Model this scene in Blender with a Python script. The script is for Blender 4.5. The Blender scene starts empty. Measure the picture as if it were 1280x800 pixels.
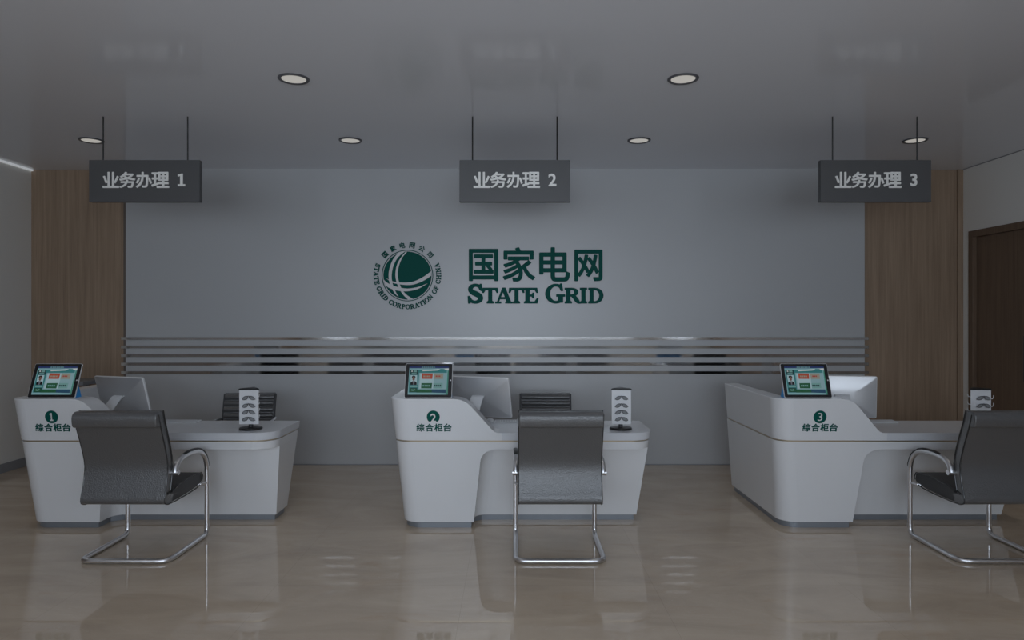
import bpy, bmesh, math, random
from mathutils import Vector
random.seed(7)
C = bpy.context.scene
COL = C.collection
PI = math.pi
F = 860.0      # focal length in pixels of a 1280 px wide frame
CH = 1.70      # camera height
H = 3.437      # ceiling height

# ------------------------------------------------------------------ materials
def new_mat(name):
    m = bpy.data.materials.new(name); m.use_nodes = True
    nt = m.node_tree
    return m, nt, nt.nodes['Principled BSDF']

def mat(name, col, rough=.5, metal=0., ior=1.5, spec=.5, emit=None, estr=0., coat=0., bump=None):
    m, nt, b = new_mat(name)
    b.inputs['Base Color'].default_value = (*col, 1)
    b.inputs['Roughness'].default_value = rough
    b.inputs['Metallic'].default_value = metal
    b.inputs['IOR'].default_value = ior
    b.inputs['Specular IOR Level'].default_value = spec
    b.inputs['Coat Weight'].default_value = coat
    b.inputs['Coat Roughness'].default_value = .05 if not bump else .09
    if emit:
        b.inputs['Emission Color'].default_value = (*emit, 1)
        b.inputs['Emission Strength'].default_value = estr
    # every surface gets a faint procedural variation
    tc = nt.nodes.new('ShaderNodeTexCoord'); n = nt.nodes.new('ShaderNodeTexNoise')
    n.inputs['Scale'].default_value = bump[0] if bump else 40
    n.inputs['Detail'].default_value = 3
    nt.links.new(tc.outputs['Object'], n.inputs['Vector'])
    if bump:
        bp = nt.nodes.new('ShaderNodeBump'); bp.inputs['Strength'].default_value = bump[1]
        bp.inputs['Distance'].default_value = bump[2]
        nt.links.new(n.outputs['Fac'], bp.inputs['Height'])
        nt.links.new(bp.outputs['Normal'], b.inputs['Normal']); nt.links.new(bp.outputs['Normal'], b.inputs['Coat Normal'])
    else:
        mr = nt.nodes.new('ShaderNodeMapRange')
        mr.inputs['To Min'].default_value = max(0, rough - .02); mr.inputs['To Max'].default_value = min(1, rough + .02)
        nt.links.new(n.outputs['Fac'], mr.inputs['Value'])
        nt.links.new(mr.outputs['Result'], b.inputs['Roughness'])
    return m

def wood_mat(name, c1, c2, rough=.42):
    m, nt, b = new_mat(name)
    tc = nt.nodes.new('ShaderNodeTexCoord'); mp = nt.nodes.new('ShaderNodeMapping')
    mp.inputs['Scale'].default_value = (14, 14, .35)
    n = nt.nodes.new('ShaderNodeTexNoise'); n.inputs['Scale'].default_value = 2.2
    n.inputs['Detail'].default_value = 8; n.inputs['Roughness'].default_value = .65
    mp2 = nt.nodes.new('ShaderNodeMapping'); mp2.inputs['Scale'].default_value = (140, 140, 2.5)
    n2 = nt.nodes.new('ShaderNodeTexNoise'); n2.inputs['Scale'].default_value = 1.5; n2.inputs['Detail'].default_value = 4
    mx = nt.nodes.new('ShaderNodeMath'); mx.operation = 'MULTIPLY_ADD'; mx.inputs[1].default_value = .35
    cr = nt.nodes.new('ShaderNodeValToRGB')
    cr.color_ramp.elements[0].position = .35; cr.color_ramp.elements[0].color = (*c1, 1)
    cr.color_ramp.elements[1].position = 1.0; cr.color_ramp.elements[1].color = (*c2, 1)
    L = nt.links.new
    L(tc.outputs['Object'], mp.inputs['Vector']); L(mp.outputs['Vector'], n.inputs['Vector'])
    L(tc.outputs['Object'], mp2.inputs['Vector']); L(mp2.outputs['Vector'], n2.inputs['Vector'])
    L(n2.outputs['Fac'], mx.inputs[0]); L(n.outputs['Fac'], mx.inputs[2])
    L(mx.outputs[0], cr.inputs['Fac']); L(cr.outputs['Color'], b.inputs['Base Color'])
    b.inputs['Roughness'].default_value = rough
    return m

def floor_mat():
    m, nt, b = new_mat('polished beige stone')
    tc = nt.nodes.new('ShaderNodeTexCoord'); L = nt.links.new
    mp = nt.nodes.new('ShaderNodeMapping'); mp.inputs['Scale'].default_value = (.8, 2.0, 1); mp.inputs['Rotation'].default_value = (0, 0, .12)
    n = nt.nodes.new('ShaderNodeTexNoise'); n.inputs['Scale'].default_value = 1.3; n.inputs['Detail'].default_value = 9
    n.inputs['Roughness'].default_value = .6; n.inputs['Distortion'].default_value = 1.2
    cr = nt.nodes.new('ShaderNodeValToRGB')
    e = cr.color_ramp.elements
    e[0].position = .30; e[0].color = (.53, .425, .325, 1)
    e[1].position = .72; e[1].color = (.675, .56, .435, 1)
    k = e.new(.5); k.color = (.605, .49, .378, 1)
    L(tc.outputs['Object'], mp.inputs['Vector']); L(mp.outputs['Vector'], n.inputs['Vector']); L(n.outputs['Fac'], cr.inputs['Fac'])
    # rusty patches
    n3 = nt.nodes.new('ShaderNodeTexNoise'); n3.inputs['Scale'].default_value = 2.6; n3.inputs['Detail'].default_value = 7; n3.inputs['Distortion'].default_value = .8
    c3 = nt.nodes.new('ShaderNodeValToRGB'); c3.color_ramp.elements[0].position = .60; c3.color_ramp.elements[0].color = (0, 0, 0, 1)
    c3.color_ramp.elements[1].position = .78; c3.color_ramp.elements[1].color = (.55, .55, .55, 1)
    L(mp.outputs['Vector'], n3.inputs['Vector']); L(n3.outputs['Fac'], c3.inputs['Fac'])
    mix = nt.nodes.new('ShaderNodeMixRGB'); mix.inputs['Color2'].default_value = (.55, .385, .26, 1)
    L(c3.outputs['Color'], mix.inputs['Fac']); L(cr.outputs['Color'], mix.inputs['Color1'])
    # thin pale veins
    n4 = nt.nodes.new('ShaderNodeTexNoise'); n4.inputs['Scale'].default_value = 3.5; n4.inputs['Detail'].default_value = 5; n4.inputs['Distortion'].default_value = 2.5
    L(mp.outputs['Vector'], n4.inputs['Vector'])
    sub = nt.nodes.new('ShaderNodeMath'); sub.operation = 'SUBTRACT'; sub.inputs[1].default_value = .5; L(n4.outputs['Fac'], sub.inputs[0])
    ab = nt.nodes.new('ShaderNodeMath'); ab.operation = 'ABSOLUTE'; L(sub.outputs[0], ab.inputs[0])
    mr = nt.nodes.new('ShaderNodeMapRange'); mr.inputs['From Max'].default_value = .006; mr.inputs['To Min'].default_value = .22; mr.inputs['To Max'].default_value = 0
    L(ab.outputs[0], mr.inputs['Value'])
    mix2 = nt.nodes.new('ShaderNodeMixRGB'); mix2.inputs['Color2'].default_value = (.76, .69, .60, 1)
    L(mr.outputs['Result'], mix2.inputs['Fac']); L(mix.outputs['Color'], mix2.inputs['Color1'])
    # very faint joints of large tiles
    br = nt.nodes.new('ShaderNodeTexBrick'); br.offset = 0; br.inputs['Color1'].default_value = (1, 1, 1, 1); br.inputs['Color2'].default_value = (.975, .975, .975, 1)
    br.inputs['Mortar'].default_value = (.87, .86, .85, 1); br.inputs['Scale'].default_value = 1; br.inputs['Mortar Size'].default_value = .0016
    br.inputs['Brick Width'].default_value = 1.2; br.inputs['Row Height'].default_value = 1.2
    mpb = nt.nodes.new('ShaderNodeMapping'); mpb.inputs['Location'].default_value = (.3, .42, 0)
    L(tc.outputs['Object'], mpb.inputs['Vector']); L(mpb.outputs['Vector'], br.inputs['Vector'])
    mul = nt.nodes.new('ShaderNodeMixRGB'); mul.blend_type = 'MULTIPLY'; mul.inputs['Fac'].default_value = 1
    L(mix2.outputs['Color'], mul.inputs['Color1']); L(br.outputs['Color'], mul.inputs['Color2'])
    L(mul.outputs['Color'], b.inputs['Base Color'])
    b.inputs['Roughness'].default_value = .025
    b.inputs['IOR'].default_value = 1.5
    return m

M = dict(
    wall=mat('white wall paint', (.72, .72, .73), .35, ior=1.3),
    sidewall=mat('off white wall paint', (.82, .81, .78), .7),
    panel=mat('pale blue grey lacquered wall', (.515, .525, .54), .35, ior=1.6),
    ceiling=mat('satin white ceiling', (.80, .825, .89), .08, ior=1.24),
    wood=wood_mat('oak veneer', (.225, .155, .105), (.46, .335, .235)),
    darkwood=wood_mat('dark oak veneer', (.11, .07, .048), (.22, .15, .10)),
    shadowgap=mat('dark brown gap lining', (.17, .14, .12), .6),
    floor=floor_mat(),
    base=mat('grey skirting', (.30, .31, .33), .4),
    desk=mat('white desk lacquer', (.80, .81, .83), .26, coat=.12),
    desktop=mat('white desk lacquer top', (.70, .72, .76), .25),
    gold=mat('champagne metal seam', (.62, .52, .38), .3, metal=.8),
    plinth=mat('brushed grey plinth', (.26, .28, .31), .35, metal=.3),
    green=mat('dark green sign paint', (.001, .088, .072), .6, spec=.15),
    whiteletter=mat('white sign paint', (.75, .75, .75), .5),
    steel=mat('polished steel strip', (.62, .61, .60), .075, metal=1),
    chrome=mat('chrome', (.82, .82, .84), .3, metal=1),
    leather=mat('black leather', (.088, .088, .09), .30, spec=.6, coat=1.0, bump=(115, 1.0, .0027)),
    leather_in=mat('black leather seat', (.04, .04, .041), .42, bump=(160, .3, .001)),
    welt=mat('glossy black welt', (.03, .03, .031), .18),
    black=mat('black plastic', (.012, .012, .013), .35),
    darkgrey=mat('dark grey plastic', (.05, .05, .055), .4),
    signgrey=mat('charcoal sign panel', (.088, .088, .091), .45),
    signwhite=mat('pale sign lettering', (.93, .92, .89), .5),
    alu=mat('light aluminium', (.66, .66, .67), .42, metal=.75),
    aluedge=mat('bright aluminium edge', (.78, .78, .79), .3, metal=.2),
    white=mat('white plastic', (.74, .75, .77), .3),
    cap=mat('grey plastic keys', (.6, .61, .63), .4),
    blue=mat('blue plastic', (.015, .32, .78), .4),
    teal=mat('teal printed card', (.01, .16, .17), .4),
    displaymatte=mat('matt dark display', (.012, .012, .014), .6, spec=.2),
    lens=mat('smoky lens', (.26, .27, .28), .12),
    rim=mat('charcoal spectacle frame', (.03, .03, .035), .3),
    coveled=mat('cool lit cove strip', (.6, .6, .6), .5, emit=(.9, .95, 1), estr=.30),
    lampring=mat('grey lamp trim', (.10, .10, .11), .4),
    lamp=mat('frosted lamp diffuser', (.3, .3, .3), .5, emit=(1, .96, .88), estr=.36),
    bench=mat('black bench upholstery', (.06, .06, .065), .5),
    frame=mat('dark window frame', (.08, .08, .09), .4),
    tablegrey=mat('mid grey laminate', (.22, .23, .25), .4),
)
def screen_mat(name, col, s=1.0):
    g = sum(col) / 3; col = tuple(g * .12 + c * .88 for c in col)
    return mat(name, (.01, .01, .01), .15, emit=col, estr=s * .72)

# ------------------------------------------------------------------ mesh helper
class MB:
    def __init__(s): s.v = []; s.f = []; s.mi = []; s.cur = 0
    def add(s, vs, fs):
        o = len(s.v); s.v += [tuple(p) for p in vs]
        for f in fs: s.f.append([o + i for i in f]); s.mi.append(s.cur)
    def box(s, x0, x1, y0, y1, z0, z1):
        v = [(x, y, z) for x in (x0, x1) for y in (y0, y1) for z in (z0, z1)]
        s.add(v, [(0, 1, 3, 2), (4, 6, 7, 5), (0, 4, 5, 1), (2, 3, 7, 6), (0, 2, 6, 4), (1, 5, 7, 3)])
    def loft(s, rings, cap=True, closed=True):
        n = len(rings[0]); vs = [p for r in rings for p in r]; fs = []
        for k in range(len(rings) - 1):
            for i in range(n if closed else n - 1):
                j = (i + 1) % n
                fs.append((k * n + i, k * n + j, (k + 1) * n + j, (k + 1) * n + i))
        if cap:
            fs.append(tuple(range(n))[::-1]); fs.append(tuple((len(rings) - 1) * n + i for i in range(n)))
        s.add(vs, fs)
    def tube(s, path, r, seg=10, cap=True, flat=1.0):
        P = [Vector(p) for p in path]; rings = []; up = None
        for i, p in enumerate(P):
            a = P[max(i - 1, 0)]; b = P[min(i + 1, len(P) - 1)]
            t = (b - a).normalized()
            if up is None:
                up = Vector((1, 0, 0)) if abs(t.x) < .9 else Vector((0, 0, 1))
            u = (up - t * up.dot(t)).normalized(); w = t.cross(u); up = u
            rr = r(i / (len(P) - 1)) if callable(r) else r
            rings.append([p + (u * math.cos(2 * PI * k / seg) + w * math.sin(2 * PI * k / seg) * flat) * rr for k in range(seg)])
        s.loft(rings, cap)
    def lathe(s, prof, c=(0, 0, 0), seg=28, axis='z'):
        rings = []
        for r, h in prof:
            ring = []
            for k in range(seg):
                a = 2 * PI * k / seg; x, y = r * math.cos(a), r * math.sin(a)
                q = (x, y, h) if axis == 'z' else ((h, x, y) if axis == 'x' else (x, h, y))
                ring.append((c[0] + q[0], c[1] + q[1], c[2] + q[2]))
            rings.append(ring)
        s.loft(rings)
    def build(s, name, mats, parent=None, loc=(0, 0, 0), smooth=35, bevel=0, rot=None):
        me = bpy.data.meshes.new(name); me.from_pydata(s.v, [], s.f)
        if not isinstance(mats, (list, tuple)): mats = [mats]
        for m in mats: me.materials.append(m)
        for p, i in zip(me.polygons, s.mi): p.material_index = i
        bm = bmesh.new(); bm.from_mesh(me); bmesh.ops.recalc_face_normals(bm, faces=bm.faces); bm.to_mesh(me); bm.free()
        if smooth:
            for p in me.polygons: p.use_smooth = True
            me.set_sharp_from_angle(angle=math.radians(smooth))
        o = bpy.data.objects.new(name, me); COL.objects.link(o); o.location = loc
        if rot: o.rotation_euler = rot
        if parent: o.parent = parent
        if bevel:
            b = o.modifiers.new('bevel', 'BEVEL'); b.width = bevel; b.segments = 3; b.limit_method = 'ANGLE'; b.angle_limit = math.radians(40); b.harden_normals = True
        return o

def spline(pts, n=8):
    P = [Vector(p) for p in pts]; out = []
    for i in range(len(P) - 1):
        p0 = P[i - 1] if i else P[0] * 2 - P[1]; p1, p2 = P[i], P[i + 1]
        p3 = P[i + 2] if i + 2 < len(P) else P[-1] * 2 - P[-2]
        for k in range(n):
            t = k / n
            out.append(.5 * ((2 * p1) + (p2 - p0) * t + (2 * p0 - 5 * p1 + 4 * p2 - p3) * t * t + (3 * p1 - p0 - 3 * p2 + p3) * t ** 3))
    out.append(P[-1]); return out

def fillet_path(pts, r, n=6):
    """polyline with rounded corners"""
    P = [Vector(p) for p in pts]; out = [P[0]]
    for i in range(1, len(P) - 1):
        a = (P[i - 1] - P[i]); b = (P[i + 1] - P[i]); rr = r[i - 1] if isinstance(r, (list, tuple)) else r
        d = min(rr, a.length * .49, b.length * .49)
        A = P[i] + a.normalized() * d; B = P[i] + b.normalized() * d
        for k in range(n + 1):
            t = k / n; out.append(A * (1 - t) ** 2 + P[i] * 2 * t * (1 - t) + B * t * t)
    out.append(P[-1]); return out

def thing(name, label, cat, loc=(0, 0, 0), rotz=0, group=None):
    o = bpy.data.objects.new(name, None); COL.objects.link(o); o.empty_display_size = .1
    o.location = loc; o.rotation_euler = (0, 0, rotz); o['label'] = label; o['category'] = cat
    if group: o['group'] = group
    return o
def tag(o, label, cat, group=None):
    o['label'] = label; o['category'] = cat
    if group: o['group'] = group
    return o
def struct(o, label=None):
    o['kind'] = 'structure'
    if label: o['label'] = label
    return o
def copy_tree(o, parent=None):
    c = o.copy(); COL.objects.link(c); c.parent = parent
    for ch in list(o.children): copy_tree(ch, c)
    return c

# ------------------------------------------------------------------ lettering
def glyph_polys(ch, size, offset=0.0):
    """flat triangulated outline of one character from Blender's built-in font: verts (x,y), faces, centred on (0,0)"""
    cu = bpy.data.curves.new('t', 'FONT'); cu.body = ch; cu.size = size; cu.offset = offset; cu.fill_mode = 'FRONT'; cu.resolution_u = 4
    ob = bpy.data.objects.new('t', cu); COL.objects.link(ob)
    dg = bpy.context.evaluated_depsgraph_get(); dg.update()
    me = bpy.data.meshes.new_from_object(ob.evaluated_get(dg))
    v = [(p.co.x, p.co.y) for p in me.vertices]; f = [tuple(p.vertices) for p in me.polygons]
    bpy.data.objects.remove(ob); bpy.data.curves.remove(cu); bpy.data.meshes.remove(me)
    x0 = min(p[0] for p in v); x1 = max(p[0] for p in v); y0 = min(p[1] for p in v); y1 = max(p[1] for p in v)
    return v, f, (x0, x1, y0, y1)
def embolden(v, f, bold):
    ed = {}
    for q in f:
        for i in range(len(q)): ed[(q[i], q[(i + 1) % len(q)])] = 1
    v = list(v); f = list(f); seen = set()
    if bold <= 0: return v, f
    for (p, q) in ed:
        if (q, p) in ed: continue
        A, B = Vector(v[p]), Vector(v[q]); t = B - A
        if t.length < 1e-5: continue
        t.normalize(); nn = Vector((-t.y, t.x)) * bold; o = len(v)
        v += [tuple(A + nn), tuple(B + nn), tuple(B - nn), tuple(A - nn)]; f.append((o, o + 1, o + 2, o + 3))
        if p not in seen:
            seen.add(p); o = len(v)
            v += [(A.x + bold * math.cos(PI / 4 * k), A.y + bold * math.sin(PI / 4 * k)) for k in range(8)]; f.append(tuple(range(o, o + 8)))
    return v, f
_gc = {}
def glyph(ch, w=None, h=None, bold=.02):
    """glyph fitted into a w x h box centred on the origin; bold strokes: every outline edge is widened"""
    key = (ch, bold)
    if key not in _gc:
        if ch == '1':   # figure one with a flag and a foot
            v = [(.20, 0), (.20, .11), (.33, .11), (.33, .56), (.20, .525), (.20, .635), (.40, .69), (.48, .69), (.48, .11), (.61, .11), (.61, 0)]
            f = [tuple(range(11))]; _gc[key] = (v, f)
        else:
            v, f, _ = glyph_polys(ch, 1, 0)
            v, f = embolden(v, f, bold)
            _gc[key] = (v, f)
    v, f = _gc[key]
    x0 = min(p[0] for p in v); x1 = max(p[0] for p in v); y0 = min(p[1] for p in v); y1 = max(p[1] for p in v)
    sy = h / (y1 - y0) if h else None; sx = w / (x1 - x0) if w else sy
    if sy is None: sy = sx
    cx, cy = (x0 + x1) / 2, (y0 + y1) / 2
    return [((a - cx) * sx, (b - cy) * sy) for a, b in v], f

_cnt = [0]
def solid(mb, v2, faces, fn, depth):
    """turn a flat outline into a solid plate: fn(x, y, d) -> world point, d = 0 at the front, depth at the back"""
    n = len(v2); _cnt[0] += 1; base = (_cnt[0] % 11) * .00006
    use = [0] * n; off = [base] * n
    for f in faces:
        for i in f: use[i] += 1
    for k, f in enumerate(faces):      # overlapping strokes lie a hair apart so that none is coplanar
        if all(use[i] == 1 for i in f) and len(faces) > 1:
            for i in f: off[i] = base + .00003 * (1 + (k * 7) % 23)
    edges = {}
    for f in faces:
        for i in range(len(f)):
            a, b = f[i], f[(i + 1) % len(f)]; edges[(a, b)] = edges.get((a, b), 0) + 1
    fs = [tuple(f) for f in faces]
    for (a, b) in edges:
        if (b, a) not in edges: fs.append((a, b, n + b, n + a))
    mb.add([fn(x, y, -off[i]) for i, (x, y) in enumerate(v2)] + [fn(x, y, depth) for x, y in v2], fs)

def ribbon(pts, n=6, smooth=True):
    """stroke with a width at every point: pts = (x, y, w)"""
    P = spline(pts, n) if smooth else [Vector(p) for p in pts]
    L, R = [], []
    for i, p in enumerate(P):
        a, b = P[max(i - 1, 0)], P[min(i + 1, len(P) - 1)]
        t = Vector((b.x - a.x, b.y - a.y)); t.normalize(); nn = Vector((-t.y, t.x)) * p.z / 2
        L.append((p.x + nn.x, p.y + nn.y)); R.append((p.x - nn.x, p.y - nn.y))
    m = len(L); v = L + R
    return v, [(i, i + 1, m + i + 1, m + i) for i in range(m - 1)]
def poly(*pts): return list(pts), [tuple(range(len(pts)))]
def rect(x0, y0, x1, y1): return poly((x0, y0), (x1, y0), (x1, y1), (x0, y1))
S_ = .085   # serif thickness
def stem(x, w=.20, lo=True, hi=True, e=.09):
    o = [rect(x - w / 2, 0, x + w / 2, 1)]
    if lo: o.append(poly((x - w / 2 - e, 0), (x + w / 2 + e, 0), (x + w / 2 + e, S_), (x + w / 2, S_ * 1.8), (x - w / 2, S_ * 1.8), (x - w / 2 - e, S_)))
    if hi: o.append(poly((x - w / 2 - e, 1), (x - w / 2 - e, 1 - S_), (x - w / 2, 1 - S_ * 1.8), (x + w / 2, 1 - S_ * 1.8), (x + w / 2 + e, 1 - S_), (x + w / 2 + e, 1)))
    return o
def arc(cx, cy, rx, ry, a0, a1, w0, w1=None, n=14):
    """elliptic stroke, thick at the sides (w0) and thin at top and bottom (w1)"""
    w1 = w1 or w0; pts = []
    for k in range(n + 1):
        a = math.radians(a0 + (a1 - a0) * k / n)
        pts.append((cx + rx * math.cos(a), cy + ry * math.sin(a), w1 + (w0 - w1) * math.cos(a) ** 2))
    return ribbon(pts, smooth=False)
SERIF = {   # width, list of flat pieces, height 1
 'T': (.96, stem(.48, .21, hi=False, e=.1) + [rect(.03, .88, .93, 1), poly((.0, .70), (.07, .70), (.17, .89), (.10, 1), (.03, 1)), poly((.96, .70), (.93, 1), (.86, 1), (.79, .89), (.89, .70))]),
 'A': (1.04, [poly((.10, .05), (.18, .05), (.50, .86), (.44, 1)), poly((.44, 1), (.60, 1), (.96, .05), (.72, .05), (.46, .80)), rect(.27, .28, .74, .38),
              rect(0, 0, .34, S_), rect(.62, 0, 1.04, S_)]),
 'E': (.86, stem(.24, .22) + [rect(.2, .90, .78, 1), rect(.2, 0, .78, .10), rect(.3, .46, .56, .56), poly((.66, .92), (.78, .70), (.84, .70), (.80, 1), (.66, 1)),
              poly((.66, .08), (.66, 0), (.82, 0), (.88, .32), (.81, .32)), poly((.55, .34), (.61, .34), (.61, .68), (.55, .68), (.50, .56), (.50, .46))]),
 'R': (1.02, stem(.24, .21) + [arc(.42, .73, .29, .215, 90, -90, .20, .10), rect(.3, .90, .44, 1), rect(.3, .46, .46, .56), ribbon([(.46, .50, .12), (.60, .40, .20), (.76, .16, .21), (.86, .045, .12), (1.03, .04, .08)])]),
 'I': (.46, stem(.23, .21)),
 'D': (1.02, stem(.24, .21) + [arc(.44, .5, .44, .445, 90, -90, .23, .11), rect(.3, .89, .46, 1), rect(.3, 0, .46, .11)]),
 'S': (.80, [ribbon([(.66, .72, .08), (.60, .88, .13), (.40, .945, .12), (.20, .87, .17), (.14, .72, .20), (.24, .58, .22), (.44, .48, .24), (.63, .36, .22), (.66, .21, .20), (.54, .09, .15), (.36, .055, .12), (.18, .12, .13), (.09, .30, .08)], 5),
              poly((.64, 1.0), (.70, 1.0), (.76, .66), (.68, .66), (.60, .84)), poly((.04, 0), (.12, 0), (.18, .16), (.10, .36), (.02, .36))]),
 'G': (1.0, [arc(.52, .5, .42, .45, 48, 300, .21, .10, 22), ribbon([(.70, .08, .11), (.78, .14, .12)]), rect(.66, .05, .87, .42), rect(.56, .36, .98, .36 + S_),
              poly((.76, 1.02), (.82, 1.02), (.87, .66), (.79, .66), (.70, .86))]),
 'C': (.92, [arc(.50, .5, .40, .45, 45, 315, .20, .10, 22), poly((.74, 1.0), (.80, 1.0), (.86, .66), (.78, .66), (.68, .84)), poly((.74, 0), (.68, .16), (.80, .30), (.88, .30))]),
 'O': (.98, [arc(.49, .5, .40, .45, 0, 360, .20, .10, 28)]),
 'P': (.90, stem(.24, .21) + [arc(.42, .70, .30, .245, 90, -90, .20, .10), rect(.3, .90, .44, 1), rect(.3, .40, .44, .50)]),
 'N': (1.06, stem(.20, .12) + stem(.86, .12, lo=False) + [poly((.08, 1), (.30, 1), (.92, 0), (.80, 0))]),
 'F': (.84, stem(.24, .22) + [rect(.2, .90, .78, 1), rect(.3, .46, .56, .56), poly((.66, .92), (.78, .68), (.84, .68), (.80, 1), (.66, 1)), poly((.55, .34), (.61, .34), (.61, .68), (.55, .68))]),
 'H': (1.08, stem(.24, .20) + stem(.84, .20) + [rect(.3, .45, .78, .56)]),
}

# ================================================================== THE ROOM
XL, XR, YB, YR = -5.61, 5.26, 8.03, -2.2
def slab(name, x0, x1, y0, y1, z0, z1, m, label=None):
    b = MB(); b.box(x0, x1, y0, y1, z0, z1); return struct(b.build(name, m, smooth=0), label)
slab('floor', XL - .2, XR + .2, YR - .2, YB + .2, -.12, 0, M['floor'], 'polished beige stone floor')
# ceiling with round cut-outs is not needed: lamps sit in shallow trims
slab('ceiling', XL - .2, XR + .2, YR - .2, YB + .2, H, H + .15, M['ceiling'], 'satin white ceiling with recessed round lamps')
slab('wall_back', XL - .2, XR + .2, YB + .02, YB + .2, 0, H, M['sidewall'])
slab('wall_left', XL - .2, XL, YR, YB + .02, 0, H, M['sidewall'], 'plain off white wall on the left side')
# right wall with a doorway opening
DY0, DY1, DZ = 6.83, 7.91, 2.70
b = MB(); b.box(XR, XR + .2, YR, DY0, 0, H); b.box(XR, XR + .2, DY1, YB + .02, 0, H); b.box(XR, XR + .2, DY0, DY1, DZ, H)
struct(b.build('wall_right', M['sidewall'], smooth=0), 'plain off white wall around the wooden door')
# door
dr = thing('door_1', 'brown wooden door in a wooden frame in the right wall', 'door'); del dr['category']; dr['kind'] = 'structure'
b = MB(); b.box(XR - .015, XR + .12, DY0, DY0 + .075, 0, DZ); b.box(XR - .015, XR + .12, DY1 - .075, DY1, 0, DZ); b.box(XR - .015, XR + .12, DY0 + .075, DY1 - .075, DZ - .075, DZ)
b.build('door_frame', M['darkwood'], dr, bevel=.003)
b = MB(); b.box(XR + .03, XR + .075, DY0 + .078, DY1 - .078, .006, DZ - .078); b.build('door_leaf', M['darkwood'], dr)
b = MB(); b.tube([(XR - .01, 7.05, 1.05), (XR - .01, 7.05, 1.52)], .009)
for z in (1.10, 1.47): b.tube([(XR - .01, 7.05, z), (XR + .032, 7.05, z)], .006)
b.build('door_handle', M['darkgrey'], dr)
# rear wall with three big windows (behind the camera; area lamps added in front give their light)
wins = [(-5.0, -4.1), (-3.4, 3.3), (4.0, 4.8)]
WZ0, WZ1 = 1.25, 3.10
b = MB(); xs = XL
for a, c in wins:
    b.box(xs, a, YR - .2, YR, 0, H); b.box(a, c, YR - .2, YR, 0, WZ0); b.box(a, c, YR - .2, YR, WZ1, H); xs = c
b.box(xs, XR, YR - .2, YR, 0, H)
struct(b.build('wall_rear', M['sidewall'], smooth=0))
for i, (a, c) in enumerate(wins):
    t = thing('window_%d' % (i + 1), 'wide window in the rear wall', 'window'); del t['category']; t['kind'] = 'structure'
    b = MB()
    b.box(a, a + .05, YR - .12, YR - .04, WZ0, WZ1); b.box(c - .05, c, YR - .12, YR - .04, WZ0, WZ1)
    b.box(a, c, YR - .12, YR - .04, WZ0, WZ0 + .05); b.box(a, c, YR - .12, YR - .04, WZ1 - .05, WZ1); b.box((a + c) / 2 - .025, (a + c) / 2 + .025, YR - .12, YR - .04, WZ0, WZ1)
    b.build('window_frame', M['frame'], t, smooth=0)

# back wall cladding
PX0, PX1, PY = -4.48, 4.09, 7.98
slab('wall_panel_white', PX0, PX1, PY, YB + .02, 0, H, M['panel'], 'pale blue grey feature wall behind the desks')
b = MB(); b.box(XL, PX0 - .055, YB, YB + .02, 0, H); struct(b.build('wall_panel_wood_left', M['wood'], smooth=0), 'brown wood veneer panel left of the white feature wall')
b = MB(); b.box(PX1 + .012, XR - .07, YB, YB + .02, 0, H); b.box(XR - .066, XR, YB - .012, YB + .02, 0, H)
struct(b.build('wall_panel_wood_right', M['wood'], smooth=0), 'brown wood veneer panel right of the white feature wall')
b = MB(); b.box(PX0 - .055, PX0, YB + .002, YB + .02, 0, H); struct(b.build('trim_1', M['shadowgap'], smooth=0), 'dark brown gap between wood panel and feature wall')  # dark colour stands in for the shade beside the feature wall
b = MB(); b.box(PX1, PX1 + .012, YB + .002, YB + .02, 0, H); struct(b.build('trim_2', M['shadowgap'], smooth=0), 'dark gap at the right edge of the feature wall')  # same shade put into the colour, right side
# skirtings and ceiling joints
slab('baseboard_left', XL, XL + .012, YR, YB, 0, .10, M['base'], 'grey skirting along the left wall')
slab('baseboard_right', XR - .012, XR, YR, DY0, 0, .10, M['base'])
slab('trim_3', XL, XL + .022, YR, YB, H - .020, H, M['coveled'], 'thin lit strip where the left wall meets the ceiling')  # emission added to draw the bright line of light at this joint
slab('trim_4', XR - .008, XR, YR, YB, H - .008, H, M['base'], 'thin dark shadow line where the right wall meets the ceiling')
slab('trim_5', PX0, PX1, PY - .004, PY, 0, .012, M['base'], 'thin grey line at the foot of the feature wall')

slab('wall_cladding_left', XL, XL + .02, YR, 5.9, 0.1, 2.9, M['darkwood'])  # out of view, added to darken the strip reflections and side bounce
slab('wall_cladding_right', XR - .02, XR, YR, 5.9, 0.1, 2.9, M['darkwood'])
# five polished strips
for i, (nm) in enumerate(['topmost', 'second from the top', 'middle one', 'fourth from the top', 'lowest']):
    z = CH - (423.1 + 10.67 * i - 398) / F * (PY - .004)
    b = MB(); b.box(PX0 - .05, PX1 + .045, PY - .006, PY, z - .0165, z + .0165)
    tag(b.build('mirror_strip', M['steel'], smooth=0), 'polished steel strip across the white feature wall, %s of five' % nm, 'wall strip', 'polished strips across the feature wall')

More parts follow.
